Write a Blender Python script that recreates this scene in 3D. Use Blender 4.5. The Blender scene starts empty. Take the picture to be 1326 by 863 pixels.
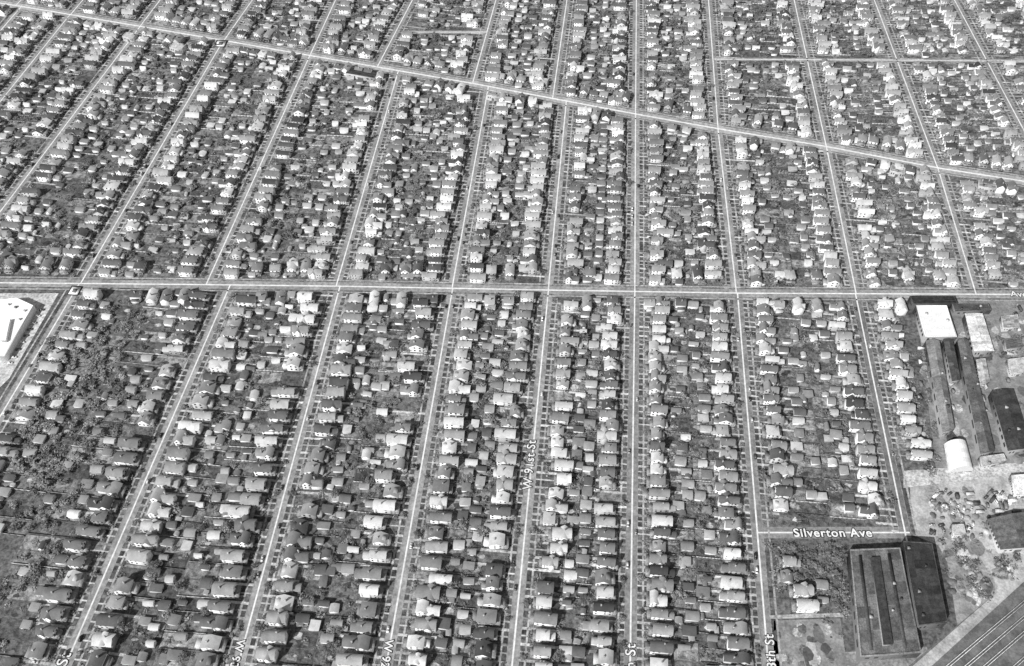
import bpy, math, random
import numpy as np
from mathutils import Matrix, Vector
rng = random.Random(11)
scn = bpy.context.scene
COL = scn.collection
rad = math.radians

# ------------------------------------------------------------ survey (camera calibration)
F = 1148.0; H = 576.0; PITCH = 50.3; YAW = 5.47
RM = Matrix.Rotation(rad(YAW), 3, 'Z') @ Matrix.Rotation(rad(90 - PITCH), 3, 'X')
RT = RM.transposed()
def ground(px, py, h=0.0):
    d = RM @ Vector((px - 663, 431.5 - py, -F))
    t = (h - H) / d.z
    return (d.x * t, d.y * t)
def project(x, y, z=0.0):
    v = RT @ Vector((x, y, z - H))
    if v.z > -1: return (-9999, -9999)
    return (663 + F * v.x / -v.z, 431.5 - F * v.y / -v.z)
def inframe(x, y, m=30):
    p = project(x, y)
    return -m < p[0] < 1326 + m and -m < p[1] < 863 + m
def inpoly(x, y, P):
    c = False; n = len(P)
    for i in range(n):
        x1, y1 = P[i]; x2, y2 = P[i - 1]
        if (y1 > y) != (y2 > y) and x < (x2 - x1) * (y - y1) / (y2 - y1) + x1:
            c = not c
    return c
def G(pts, h=0): return [ground(p[0], p[1], h) for p in pts]

# ------------------------------------------------------------ materials
def mat(name, scale=1.0, lo=0.75, hi=1.25, rough=0.9, scale2=None, lo2=0.8, hi2=1.2, spec=0.2):
    m = bpy.data.materials.new(name); m.use_nodes = True
    nt = m.node_tree; N = nt.nodes; L = nt.links
    b = N["Principled BSDF"]
    b.inputs["Roughness"].default_value = rough
    b.inputs["Specular IOR Level"].default_value = spec
    oi = N.new("ShaderNodeObjectInfo"); at = N.new("ShaderNodeAttribute"); at.attribute_name = "tone"
    geo = N.new("ShaderNodeNewGeometry")
    sep = N.new("ShaderNodeSeparateColor"); L.new(oi.outputs["Color"], sep.inputs[0])
    mul = N.new("ShaderNodeMath"); mul.operation = 'MULTIPLY'
    L.new(sep.outputs[0], mul.inputs[0]); L.new(at.outputs["Fac"], mul.inputs[1])
    out = mul.outputs[0]
    vec = geo.outputs["Position"]
    for s, a, c in ((scale, lo, hi), (scale2, lo2, hi2)):
        if s is None: continue
        no = N.new("ShaderNodeTexNoise"); no.inputs["Scale"].default_value = s; no.inputs["Detail"].default_value = 4
        no.inputs["Roughness"].default_value = 0.65
        L.new(vec, no.inputs["Vector"])
        mr = N.new("ShaderNodeMapRange"); mr.inputs["From Min"].default_value = 0.36; mr.inputs["From Max"].default_value = 0.64
        mr.inputs["To Min"].default_value = a; mr.inputs["To Max"].default_value = c
        L.new(no.outputs["Fac"], mr.inputs["Value"])
        mm = N.new("ShaderNodeMath"); mm.operation = 'MULTIPLY'
        L.new(out, mm.inputs[0]); L.new(mr.outputs[0], mm.inputs[1]); out = mm.outputs[0]
    cmb = N.new("ShaderNodeCombineColor")
    for i in range(3): L.new(out, cmb.inputs[i])
    L.new(cmb.outputs[0], b.inputs["Base Color"])
    return m
M_WALL = mat("painted_siding", 0.9, 0.93, 1.06)
M_ROOF = mat("asphalt_shingle", 2.0, 0.9, 1.1, scale2=0.15, lo2=0.85, hi2=1.15)
M_TRIM = mat("white_trim", 1.0, 0.9, 1.1)
M_GLASS = mat("window_glass", 1.0, 0.8, 1.2, rough=0.25, spec=0.5)
M_BRICK = mat("chimney_brick", 3.0, 0.8, 1.2)
M_LEAF = mat("foliage", 0.35, 0.75, 1.25)
M_BARK = mat("bark", 2.0, 0.7, 1.3)
M_GROUND = mat("grass_ground", 0.35, 0.5, 1.6, scale2=0.05, lo2=0.7, hi2=1.4)
M_LAWN = mat("lawn", 0.25, 0.45, 1.7, scale2=1.2, lo2=0.7, hi2=1.35)
M_ROAD = mat("road_asphalt", 0.35, 0.7, 1.22, scale2=0.07, lo2=0.78, hi2=1.2)
M_CONC = mat("concrete", 0.5, 0.6, 1.3, scale2=0.12, lo2=0.7, hi2=1.2)
M_LINE = mat("road_paint", 0.3, 0.75, 1.05)
M_GRAVEL = mat("gravel_yard", 0.09, 0.65, 1.25, scale2=0.6, lo2=0.78, hi2=1.18)
M_METAL = mat("sheet_metal_roof", 0.3, 0.7, 1.25, rough=0.6, scale2=1.2, lo2=0.8, hi2=1.2)
M_CAR = mat("car_paint", 1.0, 0.97, 1.03, rough=0.35, spec=0.5)
M_RUBBER = mat("rubber", 1.0, 0.9, 1.1)
M_WOOD = mat("weathered_wood", 2.0, 0.7, 1.2)
M_INK = mat("dark_paint", 1.0, 0.9, 1.1)
ALL = [M_WALL, M_ROOF, M_TRIM, M_GLASS, M_BRICK, M_LEAF, M_BARK, M_GROUND, M_LAWN, M_ROAD, M_CONC, M_LINE,
       M_GRAVEL, M_METAL, M_CAR, M_RUBBER, M_WOOD, M_INK]
WALL, ROOF, TRIM, GLASS, BRICK, LEAF, BARK, GRND, LAWN, ROAD, CONC, LINE, GRAVEL, METAL, CAR, RUB, WOOD, INK = range(18)

# ------------------------------------------------------------ template geometry
class T:
    def __init__(s): s.v = []; s.f = []; s.m = []; s.t = []; s.c = None
    def add(s, vs, fs, m, t=1.0):
        o = len(s.v); s.v += [tuple(p) for p in vs]
        for f in fs: s.f.append([i + o for i in f]); s.m.append(m); s.t.append(t)
        return s
    def merge(s, o):
        k = len(s.v); s.v += o.v; s.f += [[i + k for i in f] for f in o.f]; s.m += o.m; s.t += o.t
        return s
    def arrays(s):
        if s.c is None:
            s.c = (np.array(s.v, float), np.array([i for f in s.f for i in f], int),
                   np.array([len(f) for f in s.f], int), np.array(s.m, int), np.array(s.t, float))
        return s.c
def mesh_arrays(name, v, li, lc, m, t):
    me = bpy.data.meshes.new(name)
    me.vertices.add(len(v)); me.vertices.foreach_set("co", np.asarray(v, np.float32).ravel())
    me.loops.add(len(li)); me.loops.foreach_set("vertex_index", li.astype(np.int32))
    me.polygons.add(len(lc))
    ls = np.concatenate([[0], np.cumsum(lc)[:-1]]).astype(np.int32)
    me.polygons.foreach_set("loop_start", ls)
    used = sorted(set(m.tolist())); remap = np.zeros(len(ALL), int)
    for i, u in enumerate(used): remap[u] = i; me.materials.append(ALL[u])
    me.polygons.foreach_set("material_index", remap[m].astype(np.int32))
    a = me.attributes.new("tone", 'FLOAT', 'FACE'); a.data.foreach_set("value", t.astype(np.float32))
    me.update(calc_edges=True); me.validate()
    return me
def mesh_of(name, tp): return mesh_arrays(name, *tp.arrays())
class Acc:
    def __init__(s): s.p = []; s.n = 0
    def add(s, tp, mx, tones=None):
        v, li, lc, m, t = tp.arrays()
        A = np.array(mx); v2 = v @ A[:3, :3].T + A[:3, 3]
        if tones is not None: t = t * tones[m]
        s.p.append((v2, li + s.n, lc, m, t)); s.n += len(v)
    def build(s, name):
        z = [np.concatenate([q[i] for q in s.p]) for i in range(5)]
        return mesh_arrays(name, *z)
def obj(name, me, parent=None, tone=None, mx=None):
    o = bpy.data.objects.new(name, me); COL.objects.link(o)
    if parent: o.parent = parent
    if tone is not None: o.color = (tone, tone, tone, 1)
    if mx is not None: o.matrix_world = mx
    return o
def struct(name, me, tone=None):
    o = obj(name, me, tone=tone); o["kind"] = "structure"; return o

def box(tp, x0, x1, y0, y1, z0, z1, m, t=1.0):
    return tp.add([(x0,y0,z0),(x1,y0,z0),(x1,y1,z0),(x0,y1,z0),(x0,y0,z1),(x1,y0,z1),(x1,y1,z1),(x0,y1,z1)],
                  [(0,3,2,1),(4,5,6,7),(0,1,5,4),(1,2,6,5),(2,3,7,6),(3,0,4,7)], m, t)
def gable_body(tp, x0, x1, y0, y1, z0, ze, zr, m, axis='x', t=1.0):
    if axis == 'x':
        ym = (y0+y1)/2; vs = []
        for x in (x0, x1): vs += [(x,y0,z0),(x,y1,z0),(x,y1,ze),(x,ym,zr),(x,y0,ze)]
    else:
        xm = (x0+x1)/2; vs = []
        for y in (y0, y1): vs += [(x0,y,z0),(x1,y,z0),(x1,y,ze),(xm,y,zr),(x0,y,ze)]
    return tp.add(vs, [(0,4,3,2,1),(5,6,7,8,9),(1,2,7,6),(0,5,9,4),(2,3,8,7),(3,4,9,8)], m, t)
def gable_roof(tp, x0, x1, y0, y1, ze, zr, m, axis='x', o=0.45, th=0.2, t=1.0):
    if axis == 'y': a0, a1, b0, b1 = y0, y1, x0, x1
    else: a0, a1, b0, b1 = x0, x1, y0, y1
    s = (zr - ze) / ((b1 - b0) / 2); bm = (b0+b1)/2
    P = [(b0-o, ze-o*s+.03), (bm, zr+.03), (b1+o, ze-o*s+.03)]
    vs = []
    for a in (a0-o, a1+o):
        for (b, z) in P: vs.append((a, b, z))
        for (b, z) in P: vs.append((a, b, z+th))
    if axis == 'y': vs = [(q[1], q[0], q[2]) for q in vs]
    tp.add(vs, [(3,4,10,9),(4,5,11,10)], m, t)
    tp.add(vs, [(0,3,9,6),(2,5,11,8),(0,1,4,3),(1,2,5,4),(6,7,10,9),(7,8,11,10)], TRIM, .6)
    return tp.add(vs, [(0,1,7,6),(1,2,8,7)], m, t)
def hip_roof(tp, x0, x1, y0, y1, ze, zr, m, o=0.5, t=1.0):
    x0-=o; x1+=o; y0-=o; y1+=o; w = min(x1-x0, y1-y0)/2*0.9
    if x1-x0 >= y1-y0: r = [(x0+w,(y0+y1)/2,zr),(x1-w,(y0+y1)/2,zr)]
    else: r = [((x0+x1)/2,y0+w,zr),((x0+x1)/2,y1-w,zr)]
    vs = [(x0,y0,ze),(x1,y0,ze),(x1,y1,ze),(x0,y1,ze),(x0,y0,ze+.2),(x1,y0,ze+.2),(x1,y1,ze+.2),(x0,y1,ze+.2)] + r
    if x1-x0 >= y1-y0: fs = [(4,5,9,8),(5,6,9),(6,7,8,9),(7,4,8)]
    else: fs = [(4,5,8),(5,6,9,8),(6,7,9),(7,4,8,9)]
    tp.add(vs, fs, m, t)
    return tp.add(vs, [(0,3,2,1),(0,1,5,4),(1,2,6,5),(2,3,7,6),(3,0,4,7)], TRIM, .6)
def window_t(x, y, z, nx, ny, w=1.0, h=1.4, door=False):
    tp = T(); p = 0.06
    def slab(w, h, d, m, t):
        if nx: box(tp, x if nx>0 else x-d, x+d if nx>0 else x, y-w/2, y+w/2, z, z+h, m, t)
        else: box(tp, x-w/2, x+w/2, y if ny>0 else y-d, y+d if ny>0 else y, z, z+h, m, t)
    slab(w+.3, h+.15, p, TRIM, 0.7)
    slab(w, h, p+.04, GLASS if not door else WOOD, 0.03 if not door else 0.12)
    return tp

def house_template(kind):
    P = {k: T() for k in ("wall", "roof", "porch", "chimney")}; W = []
    w, L, ze, zr = 6.9, 12.0, 6.0, 8.9
    if kind == 0:
        gable_body(P["wall"],0,L,-w/2,w/2,0,ze,zr,WALL); gable_roof(P["roof"],0,L,-w/2,w/2,ze,zr,ROOF)
    elif kind == 1:
        w=7.2; L=11.5
        gable_body(P["wall"],0,L,-w/2,w/2,0,ze,zr,WALL); gable_roof(P["roof"],0,L,-w/2,w/2,ze,zr,ROOF)
        for s in (-1,1):
            y0,y1 = (-w/2-.1, 0) if s<0 else (0, w/2+.1)
            gable_body(P["wall"],4.2,7.4,y0,y1,ze-.3,ze+1.1,ze+2.5,WALL,'y')
            gable_roof(P["roof"],4.2,7.4,y0,y1,ze+1.1,ze+2.5,ROOF,'y',o=.3,th=.2)
    elif kind == 2:
        w=7.6; L=9.5; zr=8.6
        box(P["wall"],0,L,-w/2,w/2,0,ze,WALL); hip_roof(P["roof"],0,L,-w/2,w/2,ze,zr,ROOF)
        box(P["wall"],L,L+2.5,-w/2+.8,w/2-1.5,0,3,WALL,.95); box(P["roof"],L+.01,L+2.9,-w/2+.5,w/2-1.2,3.02,3.25,ROOF)
    elif kind == 3:
        w=7.6; L=9.5; ze=3.8; zr=7.0
        gable_body(P["wall"],0,L,-w/2,w/2,0,ze,zr,WALL,'y'); gable_roof(P["roof"],0,L,-w/2,w/2,ze,zr,ROOF,'y')
        box(P["wall"],.9,3.9,-1.8,1.8,ze,5.9,WALL,1.02); box(P["roof"],.5,4.5,-2.1,2.1,5.92,6.15,ROOF)
    elif kind == 4:
        gable_body(P["wall"],0,L,-w/2,w/2,0,ze,zr,WALL); gable_roof(P["roof"],0,L,-w/2,w/2,ze,zr,ROOF)
        gable_body(P["wall"],5.5,9.5,-w/2-1.0,w/2+.6,0,ze,zr-.4,WALL,'y'); gable_roof(P["roof"],5.5,9.5,-w/2-1.0,w/2+.6,ze,zr-.4,ROOF,'y')
    elif kind == 5:
        L=9.5; w=6.5; ze=5.4; zr=8.1
        gable_body(P["wall"],0,L,-w/2,w/2,0,ze,zr,WALL); gable_roof(P["roof"],0,L,-w/2,w/2,ze,zr,ROOF)
        gable_body(P["wall"],L,L+4.5,-w/2+.7,w/2-.7,0,2.9,4.7,WALL); gable_roof(P["roof"],L+.5,L+4.3,-w/2+.7,w/2-.7,2.9,4.7,ROOF)
    elif kind == 6:
        w=7.8; L=7.8; ze=5.6; zr=8.3
        gable_body(P["wall"],0,L,-w/2,w/2,0,ze,zr,WALL,'y'); gable_roof(P["roof"],0,L,-w/2,w/2,ze,zr,ROOF,'y')
        box(P["wall"],L,L+3,-w/2+1.5,w/2-.8,0,3.2,WALL,.9); box(P["roof"],L+.01,L+3.3,-w/2+1.2,w/2-.5,3.22,3.45,ROOF,1.3)
    elif kind == 7:
        w=7.4; L=13; ze=5.5; zr=8.2
        gable_body(P["wall"],0,6,-w/2,w/2,0,ze+.3,zr+.5,WALL,'y'); gable_roof(P["roof"],0,6,-w/2,w/2,ze+.3,zr+.5,ROOF,'y')
        gable_body(P["wall"],6,L,-w/2,w/2-1.4,0,4.4,6.8,WALL); gable_roof(P["roof"],6.5,L,-w/2,w/2-1.4,4.4,6.8,ROOF)
    pw = w/2-.2
    box(P["porch"],-2.4,-.02,-pw,pw,0,.7,CONC,.3)
    for yy in (-pw+.15, 0, pw-.15): box(P["porch"],-2.3,-2.05,yy-.12,yy+.12,.72,2.8,TRIM,.75)
    vs=[(-2.8,-pw-.3,2.82),(-.02,-pw-.3,2.82),(-.02,pw+.3,2.82),(-2.8,pw+.3,2.82),(-2.8,-pw-.3,3.0),(-.02,-pw-.1,3.8),(-.02,pw+.1,3.8),(-2.8,pw+.3,3.0)]
    P["porch"].add(vs,[(0,3,2,1),(4,5,6,7),(0,1,5,4),(1,2,6,5),(2,3,7,6),(3,0,4,7)],METAL,.24)
    cx = L*.6
    box(P["chimney"],cx,cx+.8,.35,1.1,zr-2.2,zr+1.0,BRICK,.3); box(P["chimney"],cx-.1,cx+.9,.25,1.2,zr+1.0,zr+1.15,CONC,.4)
    two = ze > 4
    for xx in (1.8, 4.9 if kind!=4 else 3.8, 10.6 if L>11 else 8.2):
        if xx > L-.6 or (kind==7 and xx>6): continue
        for zz in ((1.3, 4.1) if two else (1.3,)):
            if zz+1.4 > ze: zz = ze-1.5
            for s in (-1,1): W.append(window_t(xx, s*w/2, zz, 0, s))
    if two:
        for s in (-1,1): W.append(window_t(0, s*1.7, 4.0, -1, 0))
    W.append(window_t(0, 1.5, 1.3, -1, 0, w=1.6))
    if zr-ze > 2.6 and kind in (0,1,4,5): W.append(window_t(0, 0, ze+.5, -1, 0, w=.9, h=1.0))
    D = window_t(0, -1.4, .72, -1, 0, w=1.0, h=2.0, door=True)
    return P, W, D, (w, L, ze, zr)
HT = []
for k in range(8):
    P, W, D, dim = house_template(k)
    full = T()
    for p in P.values(): full.merge(p)
    wallw = T().merge(P["wall"])
    for q in W: full.merge(q); wallw.merge(q)
    wallw.merge(D)
    HT.append(dict(P=P, W=W, D=D, full=full, wallw=wallw, dim=dim))

def garage_template(kind):
    w, L = (6.0, 6.6) if kind != 1 else (3.8, 5.8)
    P = {"wall": T(), "roof": T(), "garage_door": T()}
    if kind == 2:
        box(P["wall"],0,L,-w/2,w/2,0,2.7,WALL); hip_roof(P["roof"],0,L,-w/2,w/2,2.7,4.0,ROOF,o=.35)
    else:
        gable_body(P["wall"],0,L,-w/2,w/2,0,2.6,4.3,WALL); gable_roof(P["roof"],0,L,-w/2,w/2,2.6,4.3,ROOF,o=.35,th=.18)
    box(P["garage_door"],-.08,-.005,-w/2+.5,w/2-.5,.05,2.2,TRIM,.6)
    f = T()
    for p in P.values(): f.merge(p)
    return P, f
GT = [garage_template(k) for k in range(3)]
def shed_template():
    P={"wall":T(),"roof":T(),"door":T()}
    gable_body(P["wall"],0,3,-1.4,1.4,0,2.0,2.9,WALL,'y'); gable_roof(P["roof"],0,3,-1.4,1.4,2.0,2.9,ROOF,'y',o=.2,th=.1)
    box(P["door"],-.06,-.005,-.5,.5,.05,1.9,WOOD,.2)
    f=T()
    for p in P.values(): f.merge(p)
    return P,f
ST = shed_template()

# ---- tree templates
def limb(tp, p0, p1, r0, r1, n=5):
    p0 = Vector(p0); p1 = Vector(p1); d = (p1-p0).normalized(); a = d.orthogonal().normalized(); b = d.cross(a)
    vs = []
    for p, r in ((p0,r0),(p1,r1)):
        for i in range(n):
            an = 2*math.pi*i/n; vs.append(p + a*math.cos(an)*r + b*math.sin(an)*r)
    tp.add(vs, [(i,(i+1)%n,n+(i+1)%n,n+i) for i in range(n)], BARK, .24)
def tree_template(seed, nf, size, R=4.2, Ht=8.0):
    r = random.Random(seed); tr = T(); cr = T()
    th = Ht*.3
    limb(tr,(0,0,-.05),(r.uniform(-.2,.2),r.uniform(-.2,.2),th),.32,.22,6)
    lobes = []
    nl = r.randint(9,14)
    for i in range(nl):
        a = 2*math.pi*i/nl + r.uniform(-.5,.5); q = r.uniform(.15,.95)*R
        c = (q*math.cos(a), q*math.sin(a), Ht*r.uniform(.42,.78)); lobes.append((c, r.uniform(.22,.44)*R, r.uniform(.7,1.3)))
        limb(tr,(0,0,th*.9),c,.2,.06,4)
    lobes.append(((0,0,Ht*.8), .36*R, 1.1))
    for i in range(nf):
        c, lr, lt = lobes[i % len(lobes)]
        d = Vector((r.gauss(0,1),r.gauss(0,1),r.gauss(0,1))).normalized() * lr * (r.random()**.4) * r.uniform(.85,1.5)
        d.z *= .5
        p = Vector(c)+d
        n = (d.normalized()*.5+Vector((r.gauss(0,.3),r.gauss(0,.3),1.0))).normalized()
        a = n.orthogonal().normalized(); a = (Matrix.Rotation(r.uniform(0,6.28),3,n) @ a); b = n.cross(a)
        s = size*r.uniform(.5,1.2)
        cr.add([p-a*s, p-b*s*.7, p+a*s*r.uniform(.6,1), p+b*s*.8], [(0,1,2,3)], LEAF, lt*r.uniform(.75,1.3))
    return tr, cr, T().merge(tr).merge(cr)
TT_near = [tree_template(s, 440, .5) for s in range(7)]
TT_far = [tree_template(s+50, 115, .92) for s in range(7)]
def shrub_template(seed):
    r=random.Random(seed); cr=T()
    for i in range(26):
        p=Vector((r.gauss(0,.8),r.gauss(0,.8),abs(r.gauss(.5,.35)))); n=Vector((r.gauss(0,.4),r.gauss(0,.4),1)).normalized()
        a=n.orthogonal().normalized(); a=Matrix.Rotation(r.uniform(0,6.28),3,n)@a; b=n.cross(a); s=r.uniform(.25,.65)
        cr.add([p-a*s,p-b*s,p+a*s,p+b*s],[(0,1,2,3)],LEAF,r.uniform(.7,1.4))
    return cr
SH=[shrub_template(i) for i in range(5)]

def fence_template():
    tp = T()
    for i in range(9): box(tp, i*2.5-.06, i*2.5+.06, -.06, .06, 0, 1.7, WOOD, .8)
    for i in range(8): box(tp, i*2.5+.08, i*2.5+2.42, -.025, .025, .1, 1.5, WOOD, 1.0 if i%3 else .8)
    return tp
FT = fence_template()

def car_template(van=False):
    tp = T(); hw=.88
    prof = [(-2.2,.35),(-2.25,.8),(-1.9,.95),(1.0,.98),(2.1,.78),(2.2,.4)] if not van else [(-2.4,.35),(-2.45,1.1),(-2.3,1.2),(1.5,1.15),(2.3,.95),(2.4,.4)]
    cab = [(-1.75,.95),(-1.3,1.42),(.2,1.42),(1.0,.98)] if not van else [(-2.3,1.2),(-2.2,1.95),(.9,1.95),(1.6,1.15)]
    def ext(p, y0, y1, m, t):
        n=len(p); vs=[(x,y0,z) for x,z in p]+[(x,y1,z) for x,z in p]
        tp.add(vs,[tuple(range(n-1,-1,-1)),tuple(range(n,2*n))]+[(i,(i+1)%n,n+(i+1)%n,n+i) for i in range(n)],m,t)
    ext(prof,-hw,hw,CAR,1.0)
    z0=cab[0][1]-.02; z1=cab[1][1]
    vs=[(cab[0][0],-.8,z0),(cab[3][0],-.8,z0),(cab[3][0],.8,z0),(cab[0][0],.8,z0),(cab[1][0],-.66,z1),(cab[2][0],-.66,z1),(cab[2][0],.66,z1),(cab[1][0],.66,z1)]
    tp.add(vs,[(0,1,5,4),(1,2,6,5),(2,3,7,6),(3,0,4,7)],GLASS,.04)
    box(tp,cab[1][0]-.03,cab[2][0]+.03,-.69,.69,z1-.01,z1+.05,CAR,1.0)
    for x in (-1.4,1.4):
        for s in (-1,1):
            n=10; vs=[]
            for yy in (s*.72,s*.93):
                vs += [(x+.34*math.cos(2*math.pi*i/n),yy,.34+.34*math.sin(2*math.pi*i/n)) for i in range(n)]
            tp.add(vs,[tuple(range(n)),tuple(range(n,2*n))]+[(i,(i+1)%n,n+(i+1)%n,n+i) for i in range(n)],RUB,.04)
    return tp
CT = [car_template(), car_template(True)]

# ------------------------------------------------------------ streets
class Line:
    def __init__(s, px, h=0):
        s.p = sorted(G(px), key=lambda q: q[1])
    def X(s, y):
        p = s.p; i = 0
        while i < len(p)-2 and y > p[i+1][1]: i += 1
        (x0,y0),(x1,y1) = p[i],p[i+1]
        return x0+(x1-x0)*(y-y0)/(y1-y0)
    def ang(s, y):
        return -math.atan((s.X(y+5)-s.X(y-5))/10)
class HLine:
    def __init__(s, px): s.p = sorted(G(px))
    def Y(s, x):
        p = s.p; i = 0
        while i < len(p)-2 and x > p[i+1][0]: i += 1
        (x0,y0),(x1,y1) = p[i],p[i+1]
        return y0+(y1-y0)*(x-x0)/(x1-x0)
AV = HLine([(-60,366),(270,369),(440,371),(710,376),(960,380),(1400,382)])
DG = HLine([(-150,-20),(60,14),(285,52),(400,72),(610,108),(823,148),(935,168),(1070,190),(1215,218),(1326,235),(1420,253)])
LOW = [Line(p) for p in [[(-60,372),(-300,760)], [(97,377),(0,540)], [(297,372),(200,595),(90,850)], [(440,372),(308,863)],
       [(586,375),(500,863)], [(710,378),(663,863)], [(822,378),(816,863)], [(955,380),(995,863)], [(1108,382),(1172,690)]]]
MID = [Line(p) for p in [[(-190,260),(-60,110)], [(-90,245),(90,20)], [(-80,375),(0,275),(200,10)], [(100,375),(285,60)], [(270,362),(400,75)], [(437,365),(515,95)],
       [(586,370),(632,115)], [(710,375),(733,135)], [(822,375),(823,145)], [(953,375),(930,170)], [(1108,378),(1070,190)], [(1262,375),(1215,220)], [(1435,375),(1340,200)]]]
TOP = [Line(p) for p in [[(-60,90),(20,8)], [(30,92),(95,15)],[(120,115),(200,10)], [(285,60),(320,10)], [(400,75),(430,10)], [(487,90),(530,8)],
       [(612,108),(640,8)], [(716,125),(733,8)], [(823,145),(824,8)], [(930,170),(918,8)], [(1070,190),(1030,8)], [(1215,220),(1135,8)], [(1345,205),(1240,8)], [(1470,200),(1345,8)]]]
SIL = G([(980,690),(1178,690)])
def fix(line, hl, y=500):
    for _ in range(80): y = .55*y+.45*hl.Y(line.X(y))
    return y
YB = ground(663, 863)[1] - 60
YT = ground(663, 8)[1] + 90
INDUS = G([(1180,384),(1400,384),(1500,950),(990,950),(984,703),(1174,700),(1178,612),(1212,606)])
CHURCH = G([(-120,378),(80,378),(5,500),(-120,620)])

surf = {k: Acc() for k in ("streets","kerb","pavement","line","driveways","lawn")}
I4=Matrix.Identity(4)
def ribbon(acc, pts, w, z, m, t, off=0.0, thick=0.0, jit=.06):
    P = [Vector((p[0],p[1],0)) for p in pts]; n=len(P); a=[]; b=[]
    for i in range(n):
        d = (P[min(i+1,n-1)]-P[max(i-1,0)]).normalized(); q = Vector((-d.y,d.x,0))
        a.append(P[i]+q*(off+w/2)); b.append(P[i]+q*(off-w/2))
    tp=T(); vs=[(p.x,p.y,z) for p in a]+[(p.x,p.y,z) for p in b]
    for i in range(n-1): tp.f.append([i,n+i,n+i+1,i+1]); tp.m.append(m); tp.t.append(t*rng.uniform(1-jit,1+jit))
    tp.v=vs[:]
    if thick:
        vs2=vs+[(q[0],q[1],z-thick) for q in vs]
        f2=[]
        for i in range(n-1): f2+=[(i,i+1,2*n+i+1,2*n+i),(n+i,n+i+1,3*n+i+1,3*n+i)]
        tp.add(vs2,f2,m,t)
    acc.add(tp, I4)
def street(line, y0, y1, z=.06, w=7.8, tone=.26, side=True, cut0=9, cut1=9, sides=(1,-1)):
    n = 24; ys=[y0+(y1-y0)*i/n for i in range(n+1)]
    ribbon(surf["streets"], [(line.X(y),y) for y in ys], w, z, ROAD, tone)
    ribbon(surf["line"], [(line.X(y),y) for y in ys], 1.15, z+.06, LINE, .78)
    if side and y1-y0 > cut0+cut1+5:
        m_=max(8,int((y1-y0)/9))
        ys=[y0+cut0+(y1-cut1-y0-cut0)*i/m_ for i in range(m_+1)]; pp=[(line.X(y),y) for y in ys]
        for s in sides:
            ribbon(surf["lawn"], pp, 3.0, .03, LAWN, .095, off=s*5.8, jit=.45)
            ribbon(surf["pavement"], pp, 1.4, .17, CONC, .38, off=s*8.1, thick=.16, jit=.2)
            ribbon(surf["kerb"], pp, .3, .18, CONC, .36, off=s*(w/2+.18), thick=.17)

houses=[]; garages=[]; trees=[]; fences=[]; cars=[]; sheds=[]; shrubs=[]
DIM=[0.0]
def rtone_roof():
    r = rng.random(); d=DIM[0]
    if r<.22+.1*d: return rng.uniform(.08,.15)
    if r<.72+.08*d: return rng.uniform(.17,.33)
    return rng.uniform(.34,.60)
def rtone_wall():
    return rng.uniform(.65,.85) if rng.random()<.75 else rng.uniform(.25,.6)
def ttone():
    return rng.uniform(.10,.15) if rng.random()<.4 else rng.uniform(.15,.26)
def patch(x0,x1,y0,y1,fx,z,m,t,acc="lawn"):
    c=[fx(x0,y0),fx(x1,y0),fx(x1,y1),fx(x0,y1)]
    surf[acc].add(T().add([(p[0],p[1],z) for p in c],[(0,1,2,3)],m,t), I4)
def blob(u,v,r,fx,z,m,t):
    n=7; c=[]
    for i in range(n):
        a=2*math.pi*i/n; q=r*rng.uniform(.5,1.2); c.append(fx(u+math.cos(a)*q*1.5,v+math.sin(a)*q))
    surf["lawn"].add(T().add([(p[0],p[1],z) for p in c],[tuple(range(n))],m,t), I4)
def ok(x,y):
    return not inpoly(x,y,INDUS) and not inpoly(x,y,CHURCH)
KINDS=[0,0,0,0,0,1,2,3,3,4,4,5,5,6,6,7,7]
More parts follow.
